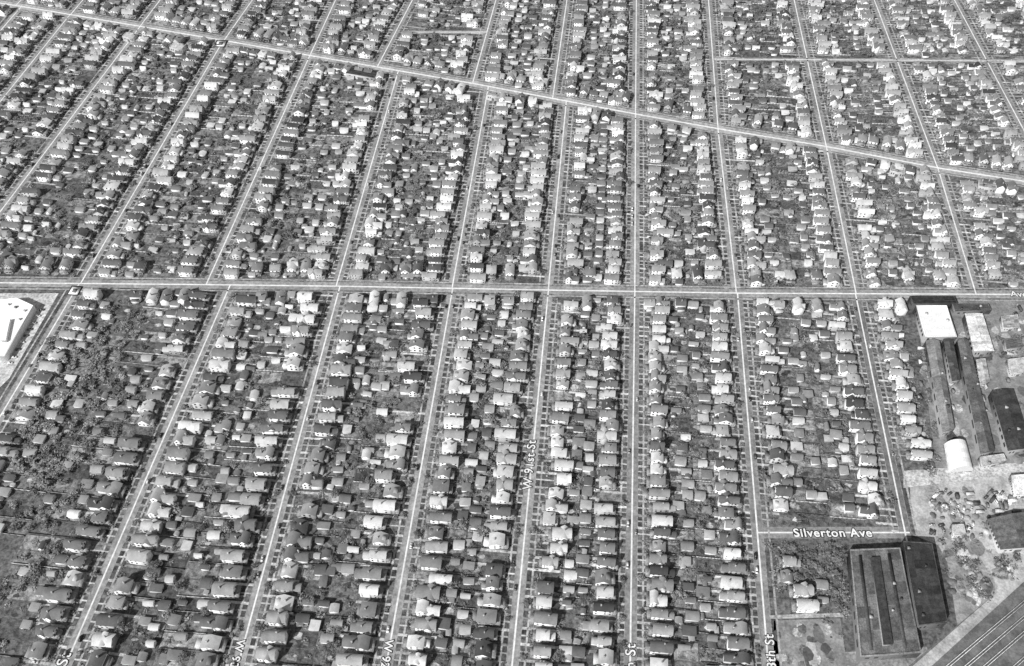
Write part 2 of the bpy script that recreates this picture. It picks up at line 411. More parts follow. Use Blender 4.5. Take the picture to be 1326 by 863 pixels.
def row(line, s, y0, y1, Dfun, woods=0.0, dens=1.0, big=0.0):
    y = y0; zj=0 if s>0 else 9; style=rng.uniform(-.05,.06); far=DIM[0]
    while y + 9.5 < y1:
        if rng.random()<.06: style=rng.uniform(-.06,.08)
        pitch = rng.choice([rng.uniform(9.0,10.8),rng.uniform(9.8,13.0)])+big*1.1
        yc = y + pitch/2
        x0 = line.X(yc); D = Dfun(yc)
        if D > 16 and inframe(x0+s*20, yc, 45) and ok(x0+s*18, yc):
            an = line.ang(yc); ca,sa = math.cos(an),math.sin(an)
            def fx(u,v,x0=x0,yc=yc,ca=ca,sa=sa,s=s):
                return (x0 + s*(u*ca) - v*sa, yc + s*u*sa + v*ca)
            hp=pitch/2
            base=rng.uniform(.06,.13)
            if rng.random()<.14: base=rng.uniform(.16,.26)
            patch(9.1,min(D,27),-hp+.1,hp-.1,fx,.025,LAWN,base)
            for _ in range(3):
                zj=(zj+1)%9+(0 if s>0 else 9)
                blob(rng.uniform(25,max(26,D-4)),rng.uniform(-hp+2,hp-2),rng.uniform(1.0,3.2),fx,.035+zj*.004,rng.choice([LAWN,LAWN,GRAVEL]),rng.choice([rng.uniform(.04,.07),rng.uniform(.1,.2),rng.uniform(.2,.42-.08*far)]))
            if D>32:
                patch(28,D-.5,-hp+.4,hp-.6,fx,.028,LAWN,rng.choice([rng.uniform(.06,.11),rng.uniform(.09,.16),rng.uniform(.14,.25)]))
            k = rng.choice(KINDS)
            sx=rng.uniform(.82,1.2)+big*.12; sy=min(rng.uniform(.82,1.14)+big*.1,(pitch-2.5)/HT[k]["dim"][0]+.06); sz=rng.uniform(.8,1.16)+big*.06
            if k==6: sx*=1.1
            sb=13.0+rng.uniform(-1.2,2.4)+ (5 if rng.random()<.08 else 0)
            has = rng.random() < (.96-.02*far)*dens
            rot = an if s>0 else an+math.pi
            if has:
                p=fx(sb,-.95+rng.uniform(-.5,.4))
                houses.append((p[0],p[1],rot+rng.gauss(0,.025),k,sx,sy,sz,rtone_wall(),max(.05,rtone_roof()+style)))
                patch(4.2,sb-2.3*sx,-1.5,-.4,fx,.2,CONC,rng.uniform(.3,.6),"driveways")
            gend = min(D-8, 34+rng.uniform(-5,4))
            hg = D>26 and rng.random()<(.82-.15*far)*dens and gend>sb+12
            if has or hg:
                e = gend if hg else rng.uniform(16,30)
                patch(4.1,e-.1,hp-2.3,hp-.4,fx,.21,CONC,rng.choice([rng.uniform(.2,.4),rng.uniform(.4,.65)]),"driveways")
            if hg:
                p=fx(gend,hp-3.3 - rng.uniform(0,1.6)); kk=rng.choice([0,0,1,2])
                garages.append((p[0],p[1],rot+rng.gauss(0,.03),kk,rng.uniform(.85,1.3),rng.uniform(.8,1.15),rng.uniform(.85,1.25),rtone_wall(),rtone_roof()))
            if D>46 and rng.random()<.5-.15*far:
                p=fx(rng.uniform(44,D-7),rng.uniform(-hp+3,hp-3)); garages.append((p[0],p[1],rot+rng.choice([0,0,math.pi/2])+rng.gauss(0,.05),rng.choice([0,1,2]),rng.uniform(.8,1.2),rng.uniform(.8,1.1),rng.uniform(.8,1.2),rtone_wall(),rtone_roof()))
            if D>30 and rng.random()<.32-.12*far:
                p=fx(rng.uniform(28,D-4),rng.uniform(-hp+1.5,-hp/3)); sheds.append((p[0],p[1],rot+rng.uniform(-.2,.2),0,rng.uniform(.8,1.6),rng.uniform(.8,1.6),rng.uniform(.8,1.2),rng.uniform(.3,.75),rng.uniform(.1,.45)))
            if D>30 and rng.random()<.65:
                fl=(D-27)/20.0
                p=fx(26.5,-hp+.1); fences.append((p[0],p[1],rot,fl,rng.choice([.12,.3,.55])))
            n = np.random.RandomState(rng.randint(0,10**6)).poisson((.66+.3*far)*max(0,(D-25))/12.0*(1+woods))
            for _ in range(int(n)):
                u=rng.uniform(26,max(28,D)); v=rng.uniform(-hp,hp); p=fx(u,v)
                trees.append((p[0],p[1],rng.uniform(.36,.86)*(1+.3*(rng.random()<.2)),ttone()))
            for _ in range(5):
                u=rng.choice([rng.uniform(25,max(26,D)),rng.uniform(25,max(26,D)),rng.uniform(9.5,12)]); p=fx(u,rng.uniform(-hp,hp))
                shrubs.append((p[0],p[1],rng.uniform(.6,1.5),rng.uniform(.09,.24)))
            if rng.random()<.22:
                p=fx(rng.uniform(5.6,6.4),rng.uniform(-hp,hp)); trees.append((p[0],p[1],rng.uniform(.3,.75),ttone()))
            if rng.random()<.2:
                p=fx(rng.uniform(10,11.5),-hp+.8); trees.append((p[0],p[1],rng.uniform(.18,.32),ttone()))
            if rng.random()<.16:
                p=fx(rng.uniform(12,26),hp-1.35); cars.append((p[0],p[1],rot+(math.pi if rng.random()<.5 else 0),rng.randint(0,1),rng.choice([.03,.1,.3,.6,.8]),.22))
            if rng.random()<.12:
                p=fx(2.8,0); cars.append((p[0],p[1],an+math.pi/2*(1 if s>0 else -1),rng.randint(0,1),rng.choice([.03,.1,.3,.6,.8]),.07))
        y += pitch
def zone(lines, yf0, yf1, woods=None, rightD=None, bigs=None):
    woods=woods or {}; bigs=bigs or {}
    for i,l in enumerate(lines):
        a=yf0(l); b=yf1(l)
        if i+1<len(lines):
            r=lines[i+1]
            row(l, 1, a(1), b(1), lambda y,l=l,r=r:(r.X(y)-l.X(y))/2, woods.get(i,0), big=bigs.get(i,0))
            a2=yf0(r); b2=yf1(r)
            row(r,-1, a2(-1), b2(-1), lambda y,l=l,r=r:(r.X(y)-l.X(y))/2, woods.get(i,0), big=bigs.get(i,0))
        elif rightD: row(l,1,a(1),b(1),lambda y:rightD)
ysil = SIL[0][1]
def lo0(l):
    i = LOW.index(l)
    def f(s):
        if i==8: return ysil+6
        if i==7 and s>0: return ysil+6
        return YB
    return f
def lo1(l):
    return lambda s: AV.Y(l.X(fix(l,AV))+s*20)-7
zone(LOW, lo0, lo1, woods={1:.7,2:-.1,3:.1,4:.5,7:-.2}, rightD=33, bigs={0:1,1:1,2:1.2,3:1,4:.5})
DIM[0]=.6
zone(MID, lambda l:(lambda s: AV.Y(l.X(fix(l,AV))+s*20)+7), lambda l:(lambda s: DG.Y(l.X(fix(l,DG))+s*20)-9), woods={5:.4,8:.4,10:.4,11:.7}, bigs={0:.6,1:.6,2:.6,3:.6,4:.4})
DIM[0]=.9
zone(TOP, lambda l:(lambda s: DG.Y(l.X(fix(l,DG))+s*20)+9), lambda l:(lambda s: YT), woods={5:.5,8:.7,10:.4,12:.7})

for i,l in enumerate(LOW):
    y1=fix(l,AV); y0 = ysil if i==8 else YB
    street(l,y0,y1, tone=.30 if i not in (8,7,6) else (.17 if i==8 else .24))
for l in MID: street(l,fix(l,AV),fix(l,DG),z=.065,tone=.30)
for l in TOP: street(l,fix(l,DG,900),YT+200,z=.07)
def road(pts,w,z,tone,lw=1.3,side=0):
    ribbon(surf["streets"],pts,w,z,ROAD,tone); ribbon(surf["line"],pts,lw,z+.045,LINE,.8)
def dens(hl,x0,x1,n=60): return [(x0+(x1-x0)*i/n,hl.Y(x0+(x1-x0)*i/n)) for i in range(n+1)]
avp=dens(AV,AV.p[0][0],AV.p[-1][0]); road(avp,9.6,.085,.30,1.4)
ribbon(surf["pavement"],avp,1.5,.12,CONC,.34,off=7.0,jit=.2); ribbon(surf["pavement"],avp,1.5,.12,CONC,.34,off=-7.0,jit=.2)
ribbon(surf["lawn"],avp,1.6,.1,LAWN,.14,off=5.5,jit=.4); ribbon(surf["lawn"],avp,1.6,.1,LAWN,.14,off=-5.5,jit=.4)
dgp=dens(DG,DG.p[0][0],DG.p[-1][0]); road(dgp,12,.11,.36,2.0)
ribbon(surf["pavement"],dgp,1.8,.125,CONC,.36,off=8.0); ribbon(surf["pavement"],dgp,1.8,.125,CONC,.36,off=-8.0)
road([SIL[0],((SIL[0][0]+SIL[1][0])/2,(SIL[0][1]+SIL[1][1])/2),SIL[1]],9,.09,.24,1.2)
CR1=G([(925,77),(1100,78),(1400,80)]); road(CR1,6.5,.13,.3,1.2)
CR2=G([(520,42),(630,42)]); road(CR2,6.5,.13,.3,1.2)
def segd(x,y,a,b):
    ax,ay=a;bx,by=b;dx,dy=bx-ax,by-ay;t=max(0,min(1,((x-ax)*dx+(y-ay)*dy)/(dx*dx+dy*dy)))
    return math.hypot(x-ax-t*dx,y-ay-t*dy)
segs=[]
for hl_,wd in ((AV,10.5),(DG,11.5)):
    pl=hl_.p; segs += [(a,b,wd) for a,b in zip(pl[:-1],pl[1:])]
for pl,wd in ((CR1,9),(CR2,9),(SIL,9)):
    segs += [(a,b,wd) for a,b in zip(pl[:-1],pl[1:])]
def clear(r,extra=0,du=0):
    x=r[0]+du*math.cos(r[2]); y=r[1]+du*math.sin(r[2])
    return all(segd(x,y,a,b)>w+extra for a,b,w in segs)
houses=[h for h in houses if clear(h,0,6)]
grid={}
for h in houses:
    cx_,cy_=h[0]+7*math.cos(h[2]),h[1]+7*math.sin(h[2]); grid.setdefault((int(cx_//20),int(cy_//20)),[]).append((cx_,cy_))
def near_house(x,y,d):
    gx,gy=int(x//20),int(y//20)
    for i in (-1,0,1):
        for j in (-1,0,1):
            for q in grid.get((gx+i,gy+j),()):
                if math.hypot(q[0]-x,q[1]-y)<d: return True
    return False
def frontage(pts,set_,prob=1.0):
    for a,b in zip(pts[:-1],pts[1:]):
        d=Vector((b[0]-a[0],b[1]-a[1])); Ls=d.length; d/=Ls; nn=Vector((-d.y,d.x)); t=rng.uniform(0,3)
        while t<Ls:
            for s in (1,-1):
                fxp=Vector(a)+d*t+nn*s*(13.0); c=fxp+nn*s*6
                if rng.random()>prob or not inframe(c.x,c.y,10) or near_house(c.x,c.y,10.5) or not ok(c.x,c.y): continue
                if min(abs(l.X(c.y)-c.x) for l in (set_[0] if s<0 else set_[1]))<11: continue
                houses.append((fxp.x,fxp.y,math.atan2(nn.y*s,nn.x*s),rng.choice([0,0,2,4,6]),1.0,1.05,rng.uniform(.9,1.15),rtone_wall(),rtone_roof()))
                grid.setdefault((int(c.x//20),int(c.y//20)),[]).append((c.x,c.y))
            t+=rng.uniform(10,12)
frontage(dgp,(MID,TOP)); frontage(avp,(LOW,MID),.6)
garages=[h for h in garages if clear(h,-1,3)]
sheds=[h for h in sheds if clear(h,0,1)]

def wood(px,n,s0=.6,s1=1.1,t0=.12,t1=.23):
    P=G(px); xs=[p[0] for p in P]; ys=[p[1] for p in P]; c=0
    while c<n:
        x=rng.uniform(min(xs),max(xs)); y=rng.uniform(min(ys),max(ys))
        if inpoly(x,y,P):
            c+=1
            trees.append((x,y,rng.uniform(s0,s1),rng.uniform(t0,t1)))
            for _ in range(3): shrubs.append((x+rng.gauss(0,5),y+rng.gauss(0,5),rng.uniform(.8,1.8),rng.uniform(.1,.24)))
wood([(50,450),(110,425),(140,470),(115,600),(50,660),(20,600)],66,.7,1.1,.18,.28)
wood([(100,400),(180,400),(150,480),(110,470)],10,.5,.9,.15,.25)
wood([(1002,708),(1092,708),(1092,757),(1006,762)],32,.4,.85,.12,.22)
wood([(1068,757),(1092,757),(1096,793),(1074,793)],7,.35,.65,.12,.2)
wood([(625,470),(665,470),(650,640),(620,640)],14,.5,.8)
wood([(1228,705),(1245,700),(1280,770),(1255,800)],9,.2,.45)
wood([(1290,400),(1326,395),(1326,495),(1300,490)],8,.35,.6)
wood([(1120,225),(1200,235),(1215,300),(1150,300)],20,.5,1.0)
wood([(1290,720),(1326,700),(1326,722),(1270,760)],8,.2,.4)
wood([(1188,450),(1198,450),(1218,560),(1212,600)],9,.4,.7)
trees=[t for t in trees if all(segd(t[0],t[1],a,b)>w-2 for a,b,w in segs)]
shrubs=[t for t in shrubs if all(segd(t[0],t[1],a,b)>w-3 for a,b,w in segs)]
fences=[f for f in fences if clear(f,0,8)]
def px_patch(px,z,m,t,acc="lawn"):
    P=G(px); surf[acc].add(T().add([(p[0],p[1],z) for p in P],[tuple(range(len(P)))],m,t),I4)
for px,py,k,sx,wt,rt in [(1026,768,4,1.0,.75,.34),(1030,787,0,1.1,.85,.5),(1010,750,3,.8,.6,.2),(1012,730,5,.85,.7,.3)]:
    h=ground(px,py); houses.append((h[0],h[1],rng.uniform(-.1,.1),k,sx,1.02,1.0,wt,rt))
px_patch([(996,797),(1094,794),(1095,799),(996,802)],.2,CONC,.42,"driveways")
for px,py,kk in [(1058,778,1),(1056,758,0)]:
    h=ground(px,py); garages.append((h[0],h[1],0,kk,1.1,1,1,.7,.25))

# ------------------------------------------------------------ setting meshes
gt=T(); gt.add([(-6000,-3000,0),(6000,-3000,0),(6000,9000,0),(-6000,9000,0)],[(0,1,2,3)],GRND,.105)
struct("ground", mesh_of("ground",gt))
def poly(name,px,z,m,t):
    P=G(px); return struct(name,mesh_of(name,T().add([(p[0],p[1],z) for p in P],[tuple(range(len(P)))],m,t)))
poly("gravel_yard_ground",[(1178,612),(1330,602),(1340,735),(1262,795),(1215,706),(1180,692)],.024,GRAVEL,.42)
poly("dirt_path",[(1222,700),(1250,690),(1292,760),(1262,800),(1240,812)],.028,GRAVEL,.30)
poly("yard_road",[(1170,610),(1335,598),(1335,612),(1170,632)],.032,CONC,.52)
poly("industrial_yard_ground",[(1185,386),(1340,386),(1345,602),(1212,606)],.02,GRAVEL,.24)
poly("parking_lot",[(1002,804),(1088,801),(1098,870),(1000,870)],.03,GRAVEL,.25)
poly("factory_forecourt",[(1088,845),(1200,838),(1210,875),(1088,875)],.026,CONC,.26)
poly("school_ground",[(-60,380),(76,380),(12,490),(-60,560)],.02,CONC,.55)
poly("rail_ballast",[(1345,722),(1345,960),(1060,960)],.05,GRAVEL,.15)
poly("access_road",[(1345,720),(1345,736),(1205,864),(1160,906),(1145,895)],.07,GRAVEL,.40)
PZ=[0]
def patches(poly_px,n,r0,r1,tones,mats=(GRAVEL,CONC,LAWN)):
    P=G(poly_px); xs=[p[0] for p in P]; ys=[p[1] for p in P]; c=0
    while c<n:
        x=rng.uniform(min(xs),max(xs)); y=rng.uniform(min(ys),max(ys))
        if not inpoly(x,y,P): continue
        c+=1; PZ[0]+=1; z=.036+PZ[0]*.001; r=rng.uniform(r0,r1); q=[]
        k=rng.randint(6,9); st=rng.uniform(.6,1.8)
        for i in range(k):
            a=2*math.pi*i/k; w=r*rng.uniform(.75,1.1); q.append((x+math.cos(a)*w,y+math.sin(a)*w*st,z))
        surf["lawn"].add(T().add(q,[tuple(range(k))],rng.choice(mats),rng.choice(tones)),I4)
patches([(1006,808),(1085,805),(1095,862),(1003,862)],30,1.0,4.5,[.1,.15,.22,.34,.42])
patches([(1192,445),(1326,395),(1326,600),(1215,600)],56,2,7,[.08,.14,.3,.4])
patches([(1182,640),(1326,625),(1326,720),(1262,780),(1218,706)],30,2,7,[.22,.3,.45,.52])
patches([(1222,706),(1250,696),(1286,760),(1262,795),(1240,806)],14,1.5,5,[.12,.2,.4])
for k,nm in (("lawn","lawn"),("streets","road"),("kerb","kerb"),("pavement","pavement"),("line","road_marking"),("driveways","driveway")):
    struct(nm, surf[k].build(nm))

# ------------------------------------------------------------ individuals vs mass
def mx_of(x,y,rot,sx=1,sy=1,sz=1,z=0):
    return Matrix.Translation((x,y,z)) @ Matrix.Rotation(rot,4,'Z') @ Matrix.Diagonal((sx,sy,sz,1))
def key(r):
    p=project(r[0],r[1]); off = not(-5<p[0]<1331 and -5<p[1]<872)
    return (off, r[0]**2+r[1]**2)
def word(t): return "dark" if t<.15 else "grey" if t<.3 else "pale grey" if t<.55 else "white"
KN=["two-storey {w} house with {r} gabled roof and front porch","two-storey {w} house with {r} gabled roof and side dormers",
    "square {w} house with {r} hipped roof and porch","low {w} bungalow with {r} side-gabled roof and dormer",
    "{w} house with {r} cross-gabled roof and front porch","narrow {w} house with {r} gabled roof and rear addition",
    "two-storey {w} house with {r} side-gabled roof and lean-to","{w} house with {r} side-gabled front and lower rear wing"]
for h in HT:
    h["me"]={k:mesh_of("house_"+k,p) for k,p in h["P"].items()}
    h["mw"]=mesh_of("house_wall_glazed",h["wallw"]); h["win"]=[mesh_of("house_window",w) for w in h["W"]]; h["door"]=mesh_of("house_door",h["D"])
def child(name,me,par,tone):
    o=bpy.data.objects.new(name,me); COL.objects.link(o); o.parent=par; o.color=(tone,tone,tone,1); return o
houses.sort(key=key)
A=Acc()
for i,(x,y,rot,k,sx,sy,sz,wt,rt) in enumerate(houses):
    mx=mx_of(x,y,rot,sx,sy,sz)
    if i<300:
        e=bpy.data.objects.new("house",None); COL.objects.link(e); e.matrix_world=mx; e.empty_display_size=1
        e["label"]=KN[k].format(w=word(wt),r=word(rt)); e["category"]="house"; e["group"]="houses lining the residential streets"
        Q=HT[k]; near=i<60
        child("wall",Q["me"]["wall"] if near else Q["mw"],e,wt)
        child("roof",Q["me"]["roof"],e,rt); child("porch",Q["me"]["porch"],e,1.0); child("chimney",Q["me"]["chimney"],e,1.0)
        if near:
            for w in Q["win"]: child("window",w,e,1.0)
            child("door",Q["door"],e,1.0)
    else:
        tn=np.ones(len(ALL)); tn[WALL]=wt; tn[ROOF]=rt
        A.add(HT[k]["full"],mx,tn)
def stuff(name,acc,label,cat):
    o=obj(name,acc.build(name)); o["kind"]="stuff"; o["label"]=label; o["category"]=cat
stuff("distant_houses",A,"rows of small gabled houses along the farther streets","houses")
def outb(recs,temps,name,label,cat,grp):
    recs.sort(key=key); A=Acc(); ms=[{k:mesh_of(name+"_"+k,p) for k,p in g[0].items()} for g in temps]
    for i,(x,y,rot,k,sx,sy,sz,wt,rt) in enumerate(recs):
        mx=mx_of(x,y,rot,sx,sy,sz)
        if i<300:
            e=bpy.data.objects.new(name,None); COL.objects.link(e); e.matrix_world=mx
            e["label"]=label%(word(wt),word(rt)); e["category"]=cat; e["group"]=grp
            for kk,me in ms[k].items(): child(kk,me,e,wt if kk=="wall" else rt if kk=="roof" else 1.0)
        else:
            tn=np.ones(len(ALL)); tn[WALL]=wt; tn[ROOF]=rt; A.add(temps[k][1],mx,tn)
    if A.p: stuff("distant_%ss"%name,A,"small %ss behind the farther rows of houses"%name,cat+"s")
outb(garages,GT,"garage","small %s backyard garage with %s roof","garage","backyard garages behind the houses")
outb(sheds,[ST],"shed","tiny %s garden shed with %s gabled roof","shed","garden sheds in the backyards")
trees.sort(key=key)
tm=[(mesh_of("tree_trunk",t[0]),mesh_of("tree_crown",t[1])) for t in TT_near]
A=Acc()
for i,(x,y,s,tt) in enumerate(trees):
    r=rng.uniform(0,6.28); mx=mx_of(x,y,r,s*rng.uniform(.9,1.25),s*rng.uniform(.9,1.25),s*rng.uniform(.6,.9))
    if i<300:
        e=bpy.data.objects.new("tree",None); COL.objects.link(e); e.matrix_world=mx; k=rng.randrange(7)
        e["label"]=("large spreading" if s>.8 else "mid-sized" if s>.45 else "small")+" grey leafy tree standing in a backyard"; e["category"]="tree"; e["group"]="trees among the houses"
        child("trunk",tm[k][0],e,1.0); child("crown",tm[k][1],e,tt)
    else:
        tn=np.ones(len(ALL)); tn[LEAF]=tt; A.add(TT_far[rng.randrange(7)][2],mx,tn)
stuff("distant_trees",A,"mass of dark trees in the farther backyards","trees")
A=Acc()
for (x,y,s,tt) in shrubs:
    tn=np.ones(len(ALL)); tn[LEAF]=tt; A.add(SH[rng.randrange(5)],mx_of(x,y,rng.uniform(0,6),s,s,s),tn)
stuff("undergrowth",A,"low shrubs and undergrowth scattered through the yards","shrubs")
fences.sort(key=key); fm=mesh_of("fence",FT); A=Acc()
for i,(x,y,rot,fl,tt) in enumerate(fences):
    mx=mx_of(x,y,rot,fl,1,1)
    if i<300:
        o=obj("fence",fm,tone=tt,mx=mx); o["label"]="%s board fence dividing two backyards"%word(tt); o["category"]="fence"; o["group"]="fences between the backyards"
    else:
        tn=np.ones(len(ALL))*tt; A.add(FT,mx,tn)
stuff("distant_fences",A,"board fences between the farther backyards","fences")
cars=[c for c in cars if inframe(c[0],c[1],5)]; cars.sort(key=key); cars=cars[:235]
for _ in range(34):
    p=ground(rng.uniform(1192,1310),rng.uniform(634,692)); cars.append((p[0],p[1],rng.choice([1.5,.1,.8])+rng.gauss(0,.2),rng.randint(0,1),rng.choice([.1,.25,.5,.8]),.2))
for k in range(9):
    p=ground(28+k*5,470-k*9+rng.uniform(-2,2)); cars.append((p[0]-8,p[1]-3,.2,0,rng.choice([.1,.4,.8]),.05))
cm=[mesh_of("parked_car",c) for c in CT]
for (x,y,rot,k,t,z) in cars:
    o=obj("parked_car",cm[k],tone=t,mx=mx_of(x,y,rot,z=z)); o["label"]="%s %s parked in the open"%(word(t),"van" if k else "saloon car"); o["category"]="car"; o["group"]="parked cars"

# ------------------------------------------------------------ big buildings
def building(name,px,h,label,cat,wt=.3,rt=.3,roof="flat",rise=1.5,monitor=False,vents=0,m=METAL,world=None):
    P=world or G(px,h); cx=sum(p[0] for p in P)/len(P); cy=sum(p[1] for p in P)/len(P)
    e=bpy.data.objects.new(name,None); COL.objects.link(e); e.location=(cx,cy,0); e["label"]=label; e["category"]=cat
    q=[(p[0]-cx,p[1]-cy) for p in P]; n=len(q)
    w=T(); vs=[(a,b,0) for a,b in q]+[(a,b,h-.02) for a,b in q]
    w.add(vs,[(i,(i+1)%n,n+(i+1)%n,n+i) for i in range(n)],WALL,1.0)
    child("wall",mesh_of("wall",w),e,wt)
    r=T()
    def lerp(a,b,t): return (a[0]+(b[0]-a[0])*t,a[1]+(b[1]-a[1])*t)
    def at(u,v,z):
        p=lerp(lerp(q[0],q[1],u),lerp(q[3],q[2],u),v); return (p[0],p[1],z)
    if roof=="flat":
        vs=[(a,b,h) for a,b in q]+[(a,b,h+.6) for a,b in q]+[(a*.95,b*.97,h+.6) for a,b in q]+[(a*.95,b*.97,h+.15) for a,b in q]
        r.add(vs,[(i,(i+1)%n,n+(i+1)%n,n+i) for i in range(n)]+[(n+i,n+(i+1)%n,2*n+(i+1)%n,2*n+i) for i in range(n)]+[(2*n+i,2*n+(i+1)%n,3*n+(i+1)%n,3*n+i) for i in range(n)],m,1.7 if rt<.4 else .9)
        K=9
        qi=[(a*.95,b*.97) for a,b in q]
        if n==4:
            def ai(u,v):
                p=lerp(lerp(qi[0],qi[1],u),lerp(qi[3],qi[2],u),v); return (p[0],p[1],h+.15)
            lo_,hi_=(.6,1.35) if rt<.4 else (.9,1.0)
            for i in range(4):
                for j in range(K):
                    r.add([ai(i/4,j/K),ai((i+1)/4,j/K),ai((i+1)/4,(j+1)/K),ai(i/4,(j+1)/K)],[(0,1,2,3)],m,rng.uniform(lo_,hi_))
        else: r.add(vs,[tuple(range(3*n,4*n))],m,.95)
    elif roof=="gable":
        K=12
        for k in range(K):
            v0,v1=k/K,(k+1)/K
            r.add([at(-.03,v0,h-.1),at(.5,v0,h+rise),at(.5,v1,h+rise),at(-.03,v1,h-.1)],[(0,1,2,3)],m,rng.uniform(.7,1.3))
            r.add([at(1.03,v0,h-.1),at(.5,v0,h+rise),at(.5,v1,h+rise),at(1.03,v1,h-.1)],[(0,1,2,3)],m,rng.uniform(.7,1.3))
        for v in (0.001,.999): r.add([at(0,v,h-.05),at(1,v,h-.05),at(.5,v,h+rise-.02)],[(0,1,2)],WALL,.8)
    elif roof=="arch":
        K=14
        for k in range(K):
            a0,a1=math.pi*k/K,math.pi*(k+1)/K
            u0,u1=.5-.5*math.cos(a0),.5-.5*math.cos(a1); z0,z1=h+rise*math.sin(a0),h+rise*math.sin(a1)
            for j in range(6): r.add([at(u0,j/6,z0),at(u1,j/6,z1),at(u1,(j+1)/6,z1),at(u0,(j+1)/6,z0)],[(0,1,2,3)],TRIM,1.0 if j%2 else .85)
        for v in (0,1): r.add([at(.5-.5*math.cos(math.pi*k/K),v,h+rise*math.sin(math.pi*k/K)) for k in range(K+1)],[tuple(range(K+1))],WALL,.7)
    child("roof",mesh_of("roof",r),e,rt)
    if monitor:
        mo=T(); z=h+.2; u0,u1=.38,.54
        vs=[at(u0,.1,z),at(u1,.1,z),at(u1,.92,z),at(u0,.92,z),at(u0,.1,z+2.2),at(u1,.1,z+2.2),at(u1,.92,z+2.2),at(u0,.92,z+2.2)]
        mo.add(vs,[(4,5,6,7)],METAL,.05); mo.add(vs,[(0,1,5,4),(1,2,6,5),(2,3,7,6),(3,0,4,7)],GLASS,.3)
        child("roof_monitor",mesh_of("roof_monitor",mo),e,1.0)
        for (u0,u1) in ((.16,.22),(.72,.78)):
            sk_=T(); z=h+.2
            vs=[at(u0,.06,z),at(u1,.06,z),at(u1,.95,z),at(u0,.95,z),at(u0,.06,z+.4),at(u1,.06,z+.4),at(u1,.95,z+.4),at(u0,.95,z+.4)]
            sk_.add(vs,[(4,5,6,7),(0,1,5,4),(1,2,6,5),(2,3,7,6),(3,0,4,7)],METAL,.06)
            child("skylight_strip",mesh_of("skylight_strip",sk_),e,1.0)
    for k in range(vents):
        u,v=rng.uniform(.12,.88),rng.uniform(.08,.92); a=at(u,v,h+.16 if roof=="flat" else h+rise*.6)
        vt=T(); s=rng.uniform(.5,1.0); box(vt,a[0]-s,a[0]+s,a[1]-s,a[1]+s,a[2],a[2]+1.2,METAL,1.0); box(vt,a[0]-s-.2,a[0]+s+.2,a[1]-s-.2,a[1]+s+.2,a[2]+1.21,a[2]+1.4,METAL,.8)
        child("roof_vent",mesh_of("roof_vent",vt),e,rng.choice([.08,.3,.5]))
    def wallquad(a,b,t0,t1,z0,z1,mm,tt,nm):
        A_=lerp(a,b,t0); B_=lerp(a,b,t1); d=Vector((b[0]-a[0],b[1]-a[1],0)).normalized(); nn=Vector((d.y,-d.x,0))
        if nn.x*(a[0]+b[0])+nn.y*(a[1]+b[1])<0: nn=-nn
        nn*=.06
        w=T().add([(A_[0]+nn.x,A_[1]+nn.y,z0),(B_[0]+nn.x,B_[1]+nn.y,z0),(B_[0]+nn.x,B_[1]+nn.y,z1),(A_[0]+nn.x,A_[1]+nn.y,z1)],[(0,1,2,3)],mm,tt)
        child(nm,mesh_of(nm,w),e,1.0)
    if n==4:
        a,b=q[3],q[2]; wallquad(a,b,.4,.6,.05,min(4,h*.6),METAL,.15,"loading_door")
        for t in (.1,.25,.72,.87): wallquad(a,b,t,t+.07,h*.45,h*.75,GLASS,.04,"window")
        a,b=q[0],q[3]
        for k in range(7): wallquad(a,b,.08+k*.125,.15+k*.125,h*.45,h*.75,GLASS,.04,"window")
    return e
building("warehouse",[(1178,384),(1236,384),(1240,393),(1182,394)],6,"low black-roofed shed behind the bright warehouse","building",.1,.035)
building("warehouse",[(1186,396),(1226,396),(1239,437),(1198,436)],8,"warehouse with bright white flat roof beside the yard","building",.35,.8,vents=2,m=TRIM)
building("warehouse",[(1250,406),(1272,406),(1287,455),(1262,455)],8,"long shed with pale sheet metal roof","building",.3,.6,"gable",.8)
building("warehouse",[(1232,394),(1280,394),(1284,402),(1236,404)],5,"low dark-roofed industrial building with vents","building",.2,.08,vents=3)
building("factory",[(1199,441),(1216,441),(1236,556),(1221,560)],7,"long narrow grey gabled factory shed","building",.3,.22,"gable",2.4,vents=3)
building("factory",[(1222,438),(1233,438),(1244,492),(1233,494)],6,"narrow dark-roofed lean-to shed between the factories","building",.3,.08,"gable",1.0)
building("factory",[(1240,440),(1254,440),(1288,584),(1270,588)],7,"long dark grey factory shed with stained roof","building",.25,.12,"gable",2.0,vents=4)
building("factory",[(1284,507),(1312,505),(1336,580),(1306,584)],8,"long black-roofed industrial hall","building",.3,.05,"gable",1.2,vents=3)
building("workshop",[(1264,466),(1276,464),(1282,494),(1270,497)],5,"small pale-roofed shed beside the dark hall","building",.4,.4,"gable",1)
building("quonset_hut",[(1222,576),(1250,576),(1259,610),(1229,612)],1.0,"pale corrugated arched storage hut in the yard","building",.5,.85,"arch",8)
building("workshop",[(1268,592),(1300,588),(1304,597),(1272,605)],4,"low pale-roofed workshop beside the yard","building",.5,.45,vents=1)
building("workshop",[(1309,616),(1335,614),(1340,640),(1314,642)],5,"small white-roofed workshop at the yard edge","building",.6,.75)
building("workshop",[(1280,672),(1335,662),(1345,708),(1297,712)],6,"dark gabled workshop near the railway","building",.5,.12,"gable",2)
building("workshop",[(1232,680),(1248,679),(1251,692),(1235,694)],4,"tiny pale square block building in the gravel yard","building",.6,.5)
building("workshop",[(1296,410),(1318,408),(1320,424),(1299,426)],4,"small grey flat-roofed outbuilding","building",.5,.3)
building("workshop",[(1300,440),(1322,438),(1324,450),(1303,453)],4,"small dark flat-roofed outbuilding","building",.4,.12)
building("workshop",[(1304,466),(1326,463),(1330,482),(1309,485)],4,"small pale flat-roofed outbuilding","building",.5,.5)
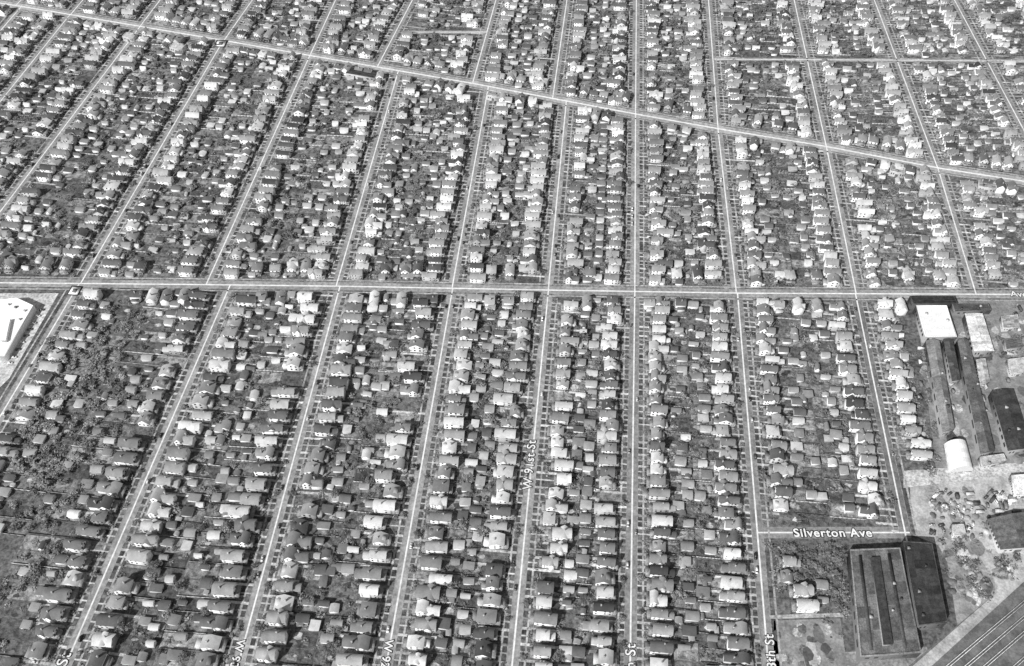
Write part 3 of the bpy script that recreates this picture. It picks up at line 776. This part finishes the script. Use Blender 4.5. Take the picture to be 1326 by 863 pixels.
building("factory",[(1100,712),(1166,709),(1193,846),(1114,851)],8,"large grey factory with raised roof monitor","building",.16,.13,monitor=True,vents=4)
building("factory",[(1169,701),(1207,703),(1227,806),(1189,811)],9,"black-roofed factory block beside the road","building",.14,.045,vents=4)
building("school",[(-30,392),(22,386),(44,396),(6,462),(-50,462)],6,"big white flat-roofed school building beside the street","building",.85,.9,vents=5,m=TRIM)
building("school",[(-10,418),(14,414),(8,442),(-22,442)],8,"white raised block of the school","building",.85,.85,m=TRIM)
def shop(px,py,wd,dp,hh,rt):
    x,y=ground(px,py); i=min(range(len(dgp)-1),key=lambda i:segd(x,y,dgp[i],dgp[i+1])); a=dgp[i]; b=dgp[i+1]
    d=Vector((b[0]-a[0],b[1]-a[1])).normalized(); nn=Vector((-d.y,d.x)); c=Vector((x,y))
    W=[c-d*wd/2+nn*dp/2,c+d*wd/2+nn*dp/2,c+d*wd/2-nn*dp/2,c-d*wd/2-nn*dp/2]
    building("shop_building",None,hh,"flat-roofed %s commercial block on the main road"%word(rt),"building",.5,rt,vents=1,world=[(p.x,p.y) for p in W])
for a in [(232,66,16,10,6,.5),(470,100,34,13,6,.05),(372,88,16,10,6,.3),(170,52,14,9,6,.5),(700,110,16,8,6,.4),(560,84,14,9,7,.25),
      (640,128,14,9,6,.3),(1160,226,14,9,6,.3),(1275,246,16,9,6,.3)]: shop(*a)

# yard clutter
def container():
    tp=T(); box(tp,-3,3,-1.2,1.2,0,2.6,METAL,1.0)
    for i in range(12):
        for s in (-1,1): box(tp,-2.8+i*.5,-2.6+i*.5,s*1.2 if s>0 else -1.26,1.26 if s>0 else -1.2,.15,2.45,METAL,.8)
    box(tp,3.0,3.06,-1.1,-.03,.1,2.5,METAL,.7); box(tp,3.0,3.06,.03,1.1,.1,2.5,METAL,.7); return tp
cme=mesh_of("shipping_container",container())
for k in range(50):
    px,py=rng.choice([(rng.uniform(1195,1305),rng.uniform(636,690)),(rng.uniform(1296,1322),rng.uniform(400,495)),(rng.uniform(1250,1320),rng.uniform(645,665)),(rng.uniform(1222,1238),rng.uniform(498,550)),(rng.uniform(1262,1280),rng.uniform(500,540)),(rng.uniform(1190,1198),rng.uniform(440,540))])
    p=ground(px,py); t=rng.choice([.08,.2,.5,.8])
    o=obj("shipping_container",cme,tone=t,mx=mx_of(p[0],p[1],rng.choice([.1,1.6,.8])+rng.gauss(0,.1),rng.uniform(.5,1.1),rng.uniform(.7,1),rng.uniform(.6,1),z=.14)); o["label"]="%s steel container standing in the yard"%word(t); o["category"]="container"; o["group"]="containers in the industrial yard"
def pile(seed):
    r=random.Random(seed); tp=T(); n=9; rings=[(3.2,0),(2.5,.8),(1.4,1.5),(.5,1.9)]; vs=[]
    for q,z in rings:
        for i in range(n):
            a=2*math.pi*i/n; w=q*r.uniform(.75,1.25); vs.append((w*math.cos(a),w*math.sin(a),z*r.uniform(.8,1.2)))
    fs=[(k*n+i,k*n+(i+1)%n,(k+1)*n+(i+1)%n,(k+1)*n+i) for k in range(3) for i in range(n)]+[tuple(range(3*n,4*n))]
    return tp.add(vs,fs,GRAVEL,1.0)
pm=[mesh_of("scrap_pile",pile(s)) for s in range(4)]
for k in range(40):
    p=ground(*rng.choice([(rng.uniform(1195,1300),rng.uniform(640,695)),(rng.uniform(1230,1280),rng.uniform(690,770)),(rng.uniform(1240,1300),rng.uniform(660,700))])); t=rng.choice([.15,.25,.4])
    o=obj("scrap_pile",pm[k%4],tone=t,mx=mx_of(p[0],p[1],rng.uniform(0,6),rng.uniform(.3,1.0),rng.uniform(.3,.9),rng.uniform(.4,.8),z=.05)); o["label"]="%s heap of stored material in the yard"%word(t); o["category"]="heap"; o["group"]="heaps of material in the yard"

# railway tracks
ta=Vector((*ground(1400,735),0)); tb=Vector((*ground(1165,935),0)); d=(tb-ta).normalized(); nn=Vector((-d.y,d.x,0))
if nn.x<0: nn=-nn
Ln=(tb-ta).length; ang=math.atan2(d.y,d.x)
for k in range(6):
    c=ta+nn*(-6+k*6.6+(4 if k>2 else 0))
    e=bpy.data.objects.new("railway_track",None); COL.objects.link(e); e.matrix_world=mx_of(c.x,c.y,ang,z=.09); e["label"]="straight railway track on pale ballast"; e["category"]="railway track"; e["group"]="parallel railway tracks"
    s=T()
    for i in range(int(Ln/.75)): box(s,i*.75,i*.75+.3,-1.3,1.3,0,.12,WOOD,.09)
    q=child("sleepers",mesh_of("sleepers",s),e,1.0); q["kind"]="stuff"
    for y in (-.72,.72):
        rl=T(); box(rl,0,Ln,y-.16,y+.16,.13,.32,METAL,.75); child("rail",mesh_of("rail",rl),e,1.0)
# ------------------------------------------------------------ street lettering
def lettering(txt,px,py,size,rot,align,label,sp=1.0,tone=.82,bold=.12,ol=.6):
    x,y=ground(px,py)
    for k,(off,z,mt) in enumerate(((bold,0.0,M_LINE),(ol,-.03,M_INK))):
        cu=bpy.data.curves.new("lettering",'FONT'); cu.body=txt; cu.size=size; cu.align_x=align; cu.align_y='CENTER'; cu.offset=off
        cu.space_character=sp
        o=bpy.data.objects.new("tmp",cu); COL.objects.link(o); dg=bpy.context.evaluated_depsgraph_get()
        me=bpy.data.meshes.new_from_object(o.evaluated_get(dg)); bpy.data.objects.remove(o)
        me.materials.clear(); me.materials.append(mt)
        a=me.attributes.new("tone",'FLOAT','FACE'); a.data.foreach_set("value",np.full(len(me.polygons),tone if k==0 else .03,np.float32))
        if k==0:
            m=obj("street_name_lettering",me,mx=mx_of(x,y,rot,z=.42)); m["label"]=label; m["category"]="street name"
        else:
            q=obj("dark_outline",me,parent=m); q.location=(0,0,z)
def sa(l,py,px): return l.ang(ground(px,py)[1])
lettering("Silverton Ave",1078,691,9,math.atan2(SIL[1][1]-SIL[0][1],SIL[1][0]-SIL[0][0]),'CENTER',"white street name reading Silverton Ave on the road",1.12,.85,.18,.8)
lettering("W 91st St",686,602,9.2,sa(LOW[5],600,688)+math.pi/2,'CENTER',"white street name reading W 91st St on the road",1.14,.8,.14,.75)
lettering("W 90th St",817,834,9.5,sa(LOW[6],840,817)+math.pi/2,'RIGHT',"white street name ending th St on the road",1.12)
lettering("W 88th St",996,822,8.4,sa(LOW[7],840,994)+math.pi/2,'RIGHT',"white street name ending 8th St on the road",1.12)
lettering("W 95th St",87,846,10,sa(LOW[2],840,90)+math.pi/2,'RIGHT',"white street name ending St on the road",1.12)
lettering("W 93rd St",312,829,7.6,sa(LOW[3],840,305)-math.pi/2,'LEFT',"white street name starting W 9 on the road",1.08)
lettering("W 92nd St",504,829,7.6,sa(LOW[4],840,500)-math.pi/2,'LEFT',"white street name starting W 9 on the road",1.08)
lettering("Ave",1308,381,9,0,'LEFT',"white street name reading Ave on the road")
for px,py in ((97,377),(286,57)):
    x,y=ground(px,py); q=1.15 if py>300 else 1.5
    mk=T(); box(mk,-4.6*q,4.6*q,-5*q,5*q,.3,.34,INK,.05); box(mk,-3.5*q,3.5*q,-3.8*q,3.8*q,.37,.40,LINE,.95); box(mk,-1.8*q,1.8*q,-2.1*q,2.1*q,.41,.44,INK,.15)
    o=obj("route_marker",mesh_of("route_marker",mk),mx=mx_of(x,y,0)); o["label"]="small white square route marker painted at the junction"; o["category"]="road marker"

# ------------------------------------------------------------ light, world, camera
AZ=35; EL=39
sd=bpy.data.lights.new("sun",'SUN'); sd.energy=5.0; sd.angle=rad(.5); sd.color=(1,1,1)
so=bpy.data.objects.new("sun",sd); COL.objects.link(so)
dv=Vector((math.sin(rad(AZ))*math.cos(rad(EL)),math.cos(rad(AZ))*math.cos(rad(EL)),-math.sin(rad(EL))))
so.rotation_euler=dv.to_track_quat('-Z','Y').to_euler(); so.location=(0,0,300)
w=bpy.data.worlds.new("World"); scn.world=w; w.use_nodes=True; nt=w.node_tree
bg=nt.nodes["Background"]; sk=nt.nodes.new("ShaderNodeTexSky"); sk.sky_type='NISHITA'; sk.sun_disc=False
sk.sun_elevation=rad(EL); sk.sun_rotation=rad(180+AZ)
bw=nt.nodes.new("ShaderNodeRGBToBW"); nt.links.new(sk.outputs[0],bw.inputs[0]); nt.links.new(bw.outputs[0],bg.inputs["Color"]); bg.inputs["Strength"].default_value=.12
cam=bpy.data.cameras.new("camera"); co=bpy.data.objects.new("camera",cam); COL.objects.link(co)
cam.sensor_width=36; cam.lens=36*F/1326; cam.clip_start=1; cam.clip_end=20000
co.location=(0,0,H); co.rotation_euler=RM.to_euler(); scn.camera=co
scn.view_settings.view_transform='Standard'; scn.view_settings.look='None'; scn.view_settings.exposure=0
print("COUNTS", len(houses),len(garages),len(trees),len(fences),len(cars))
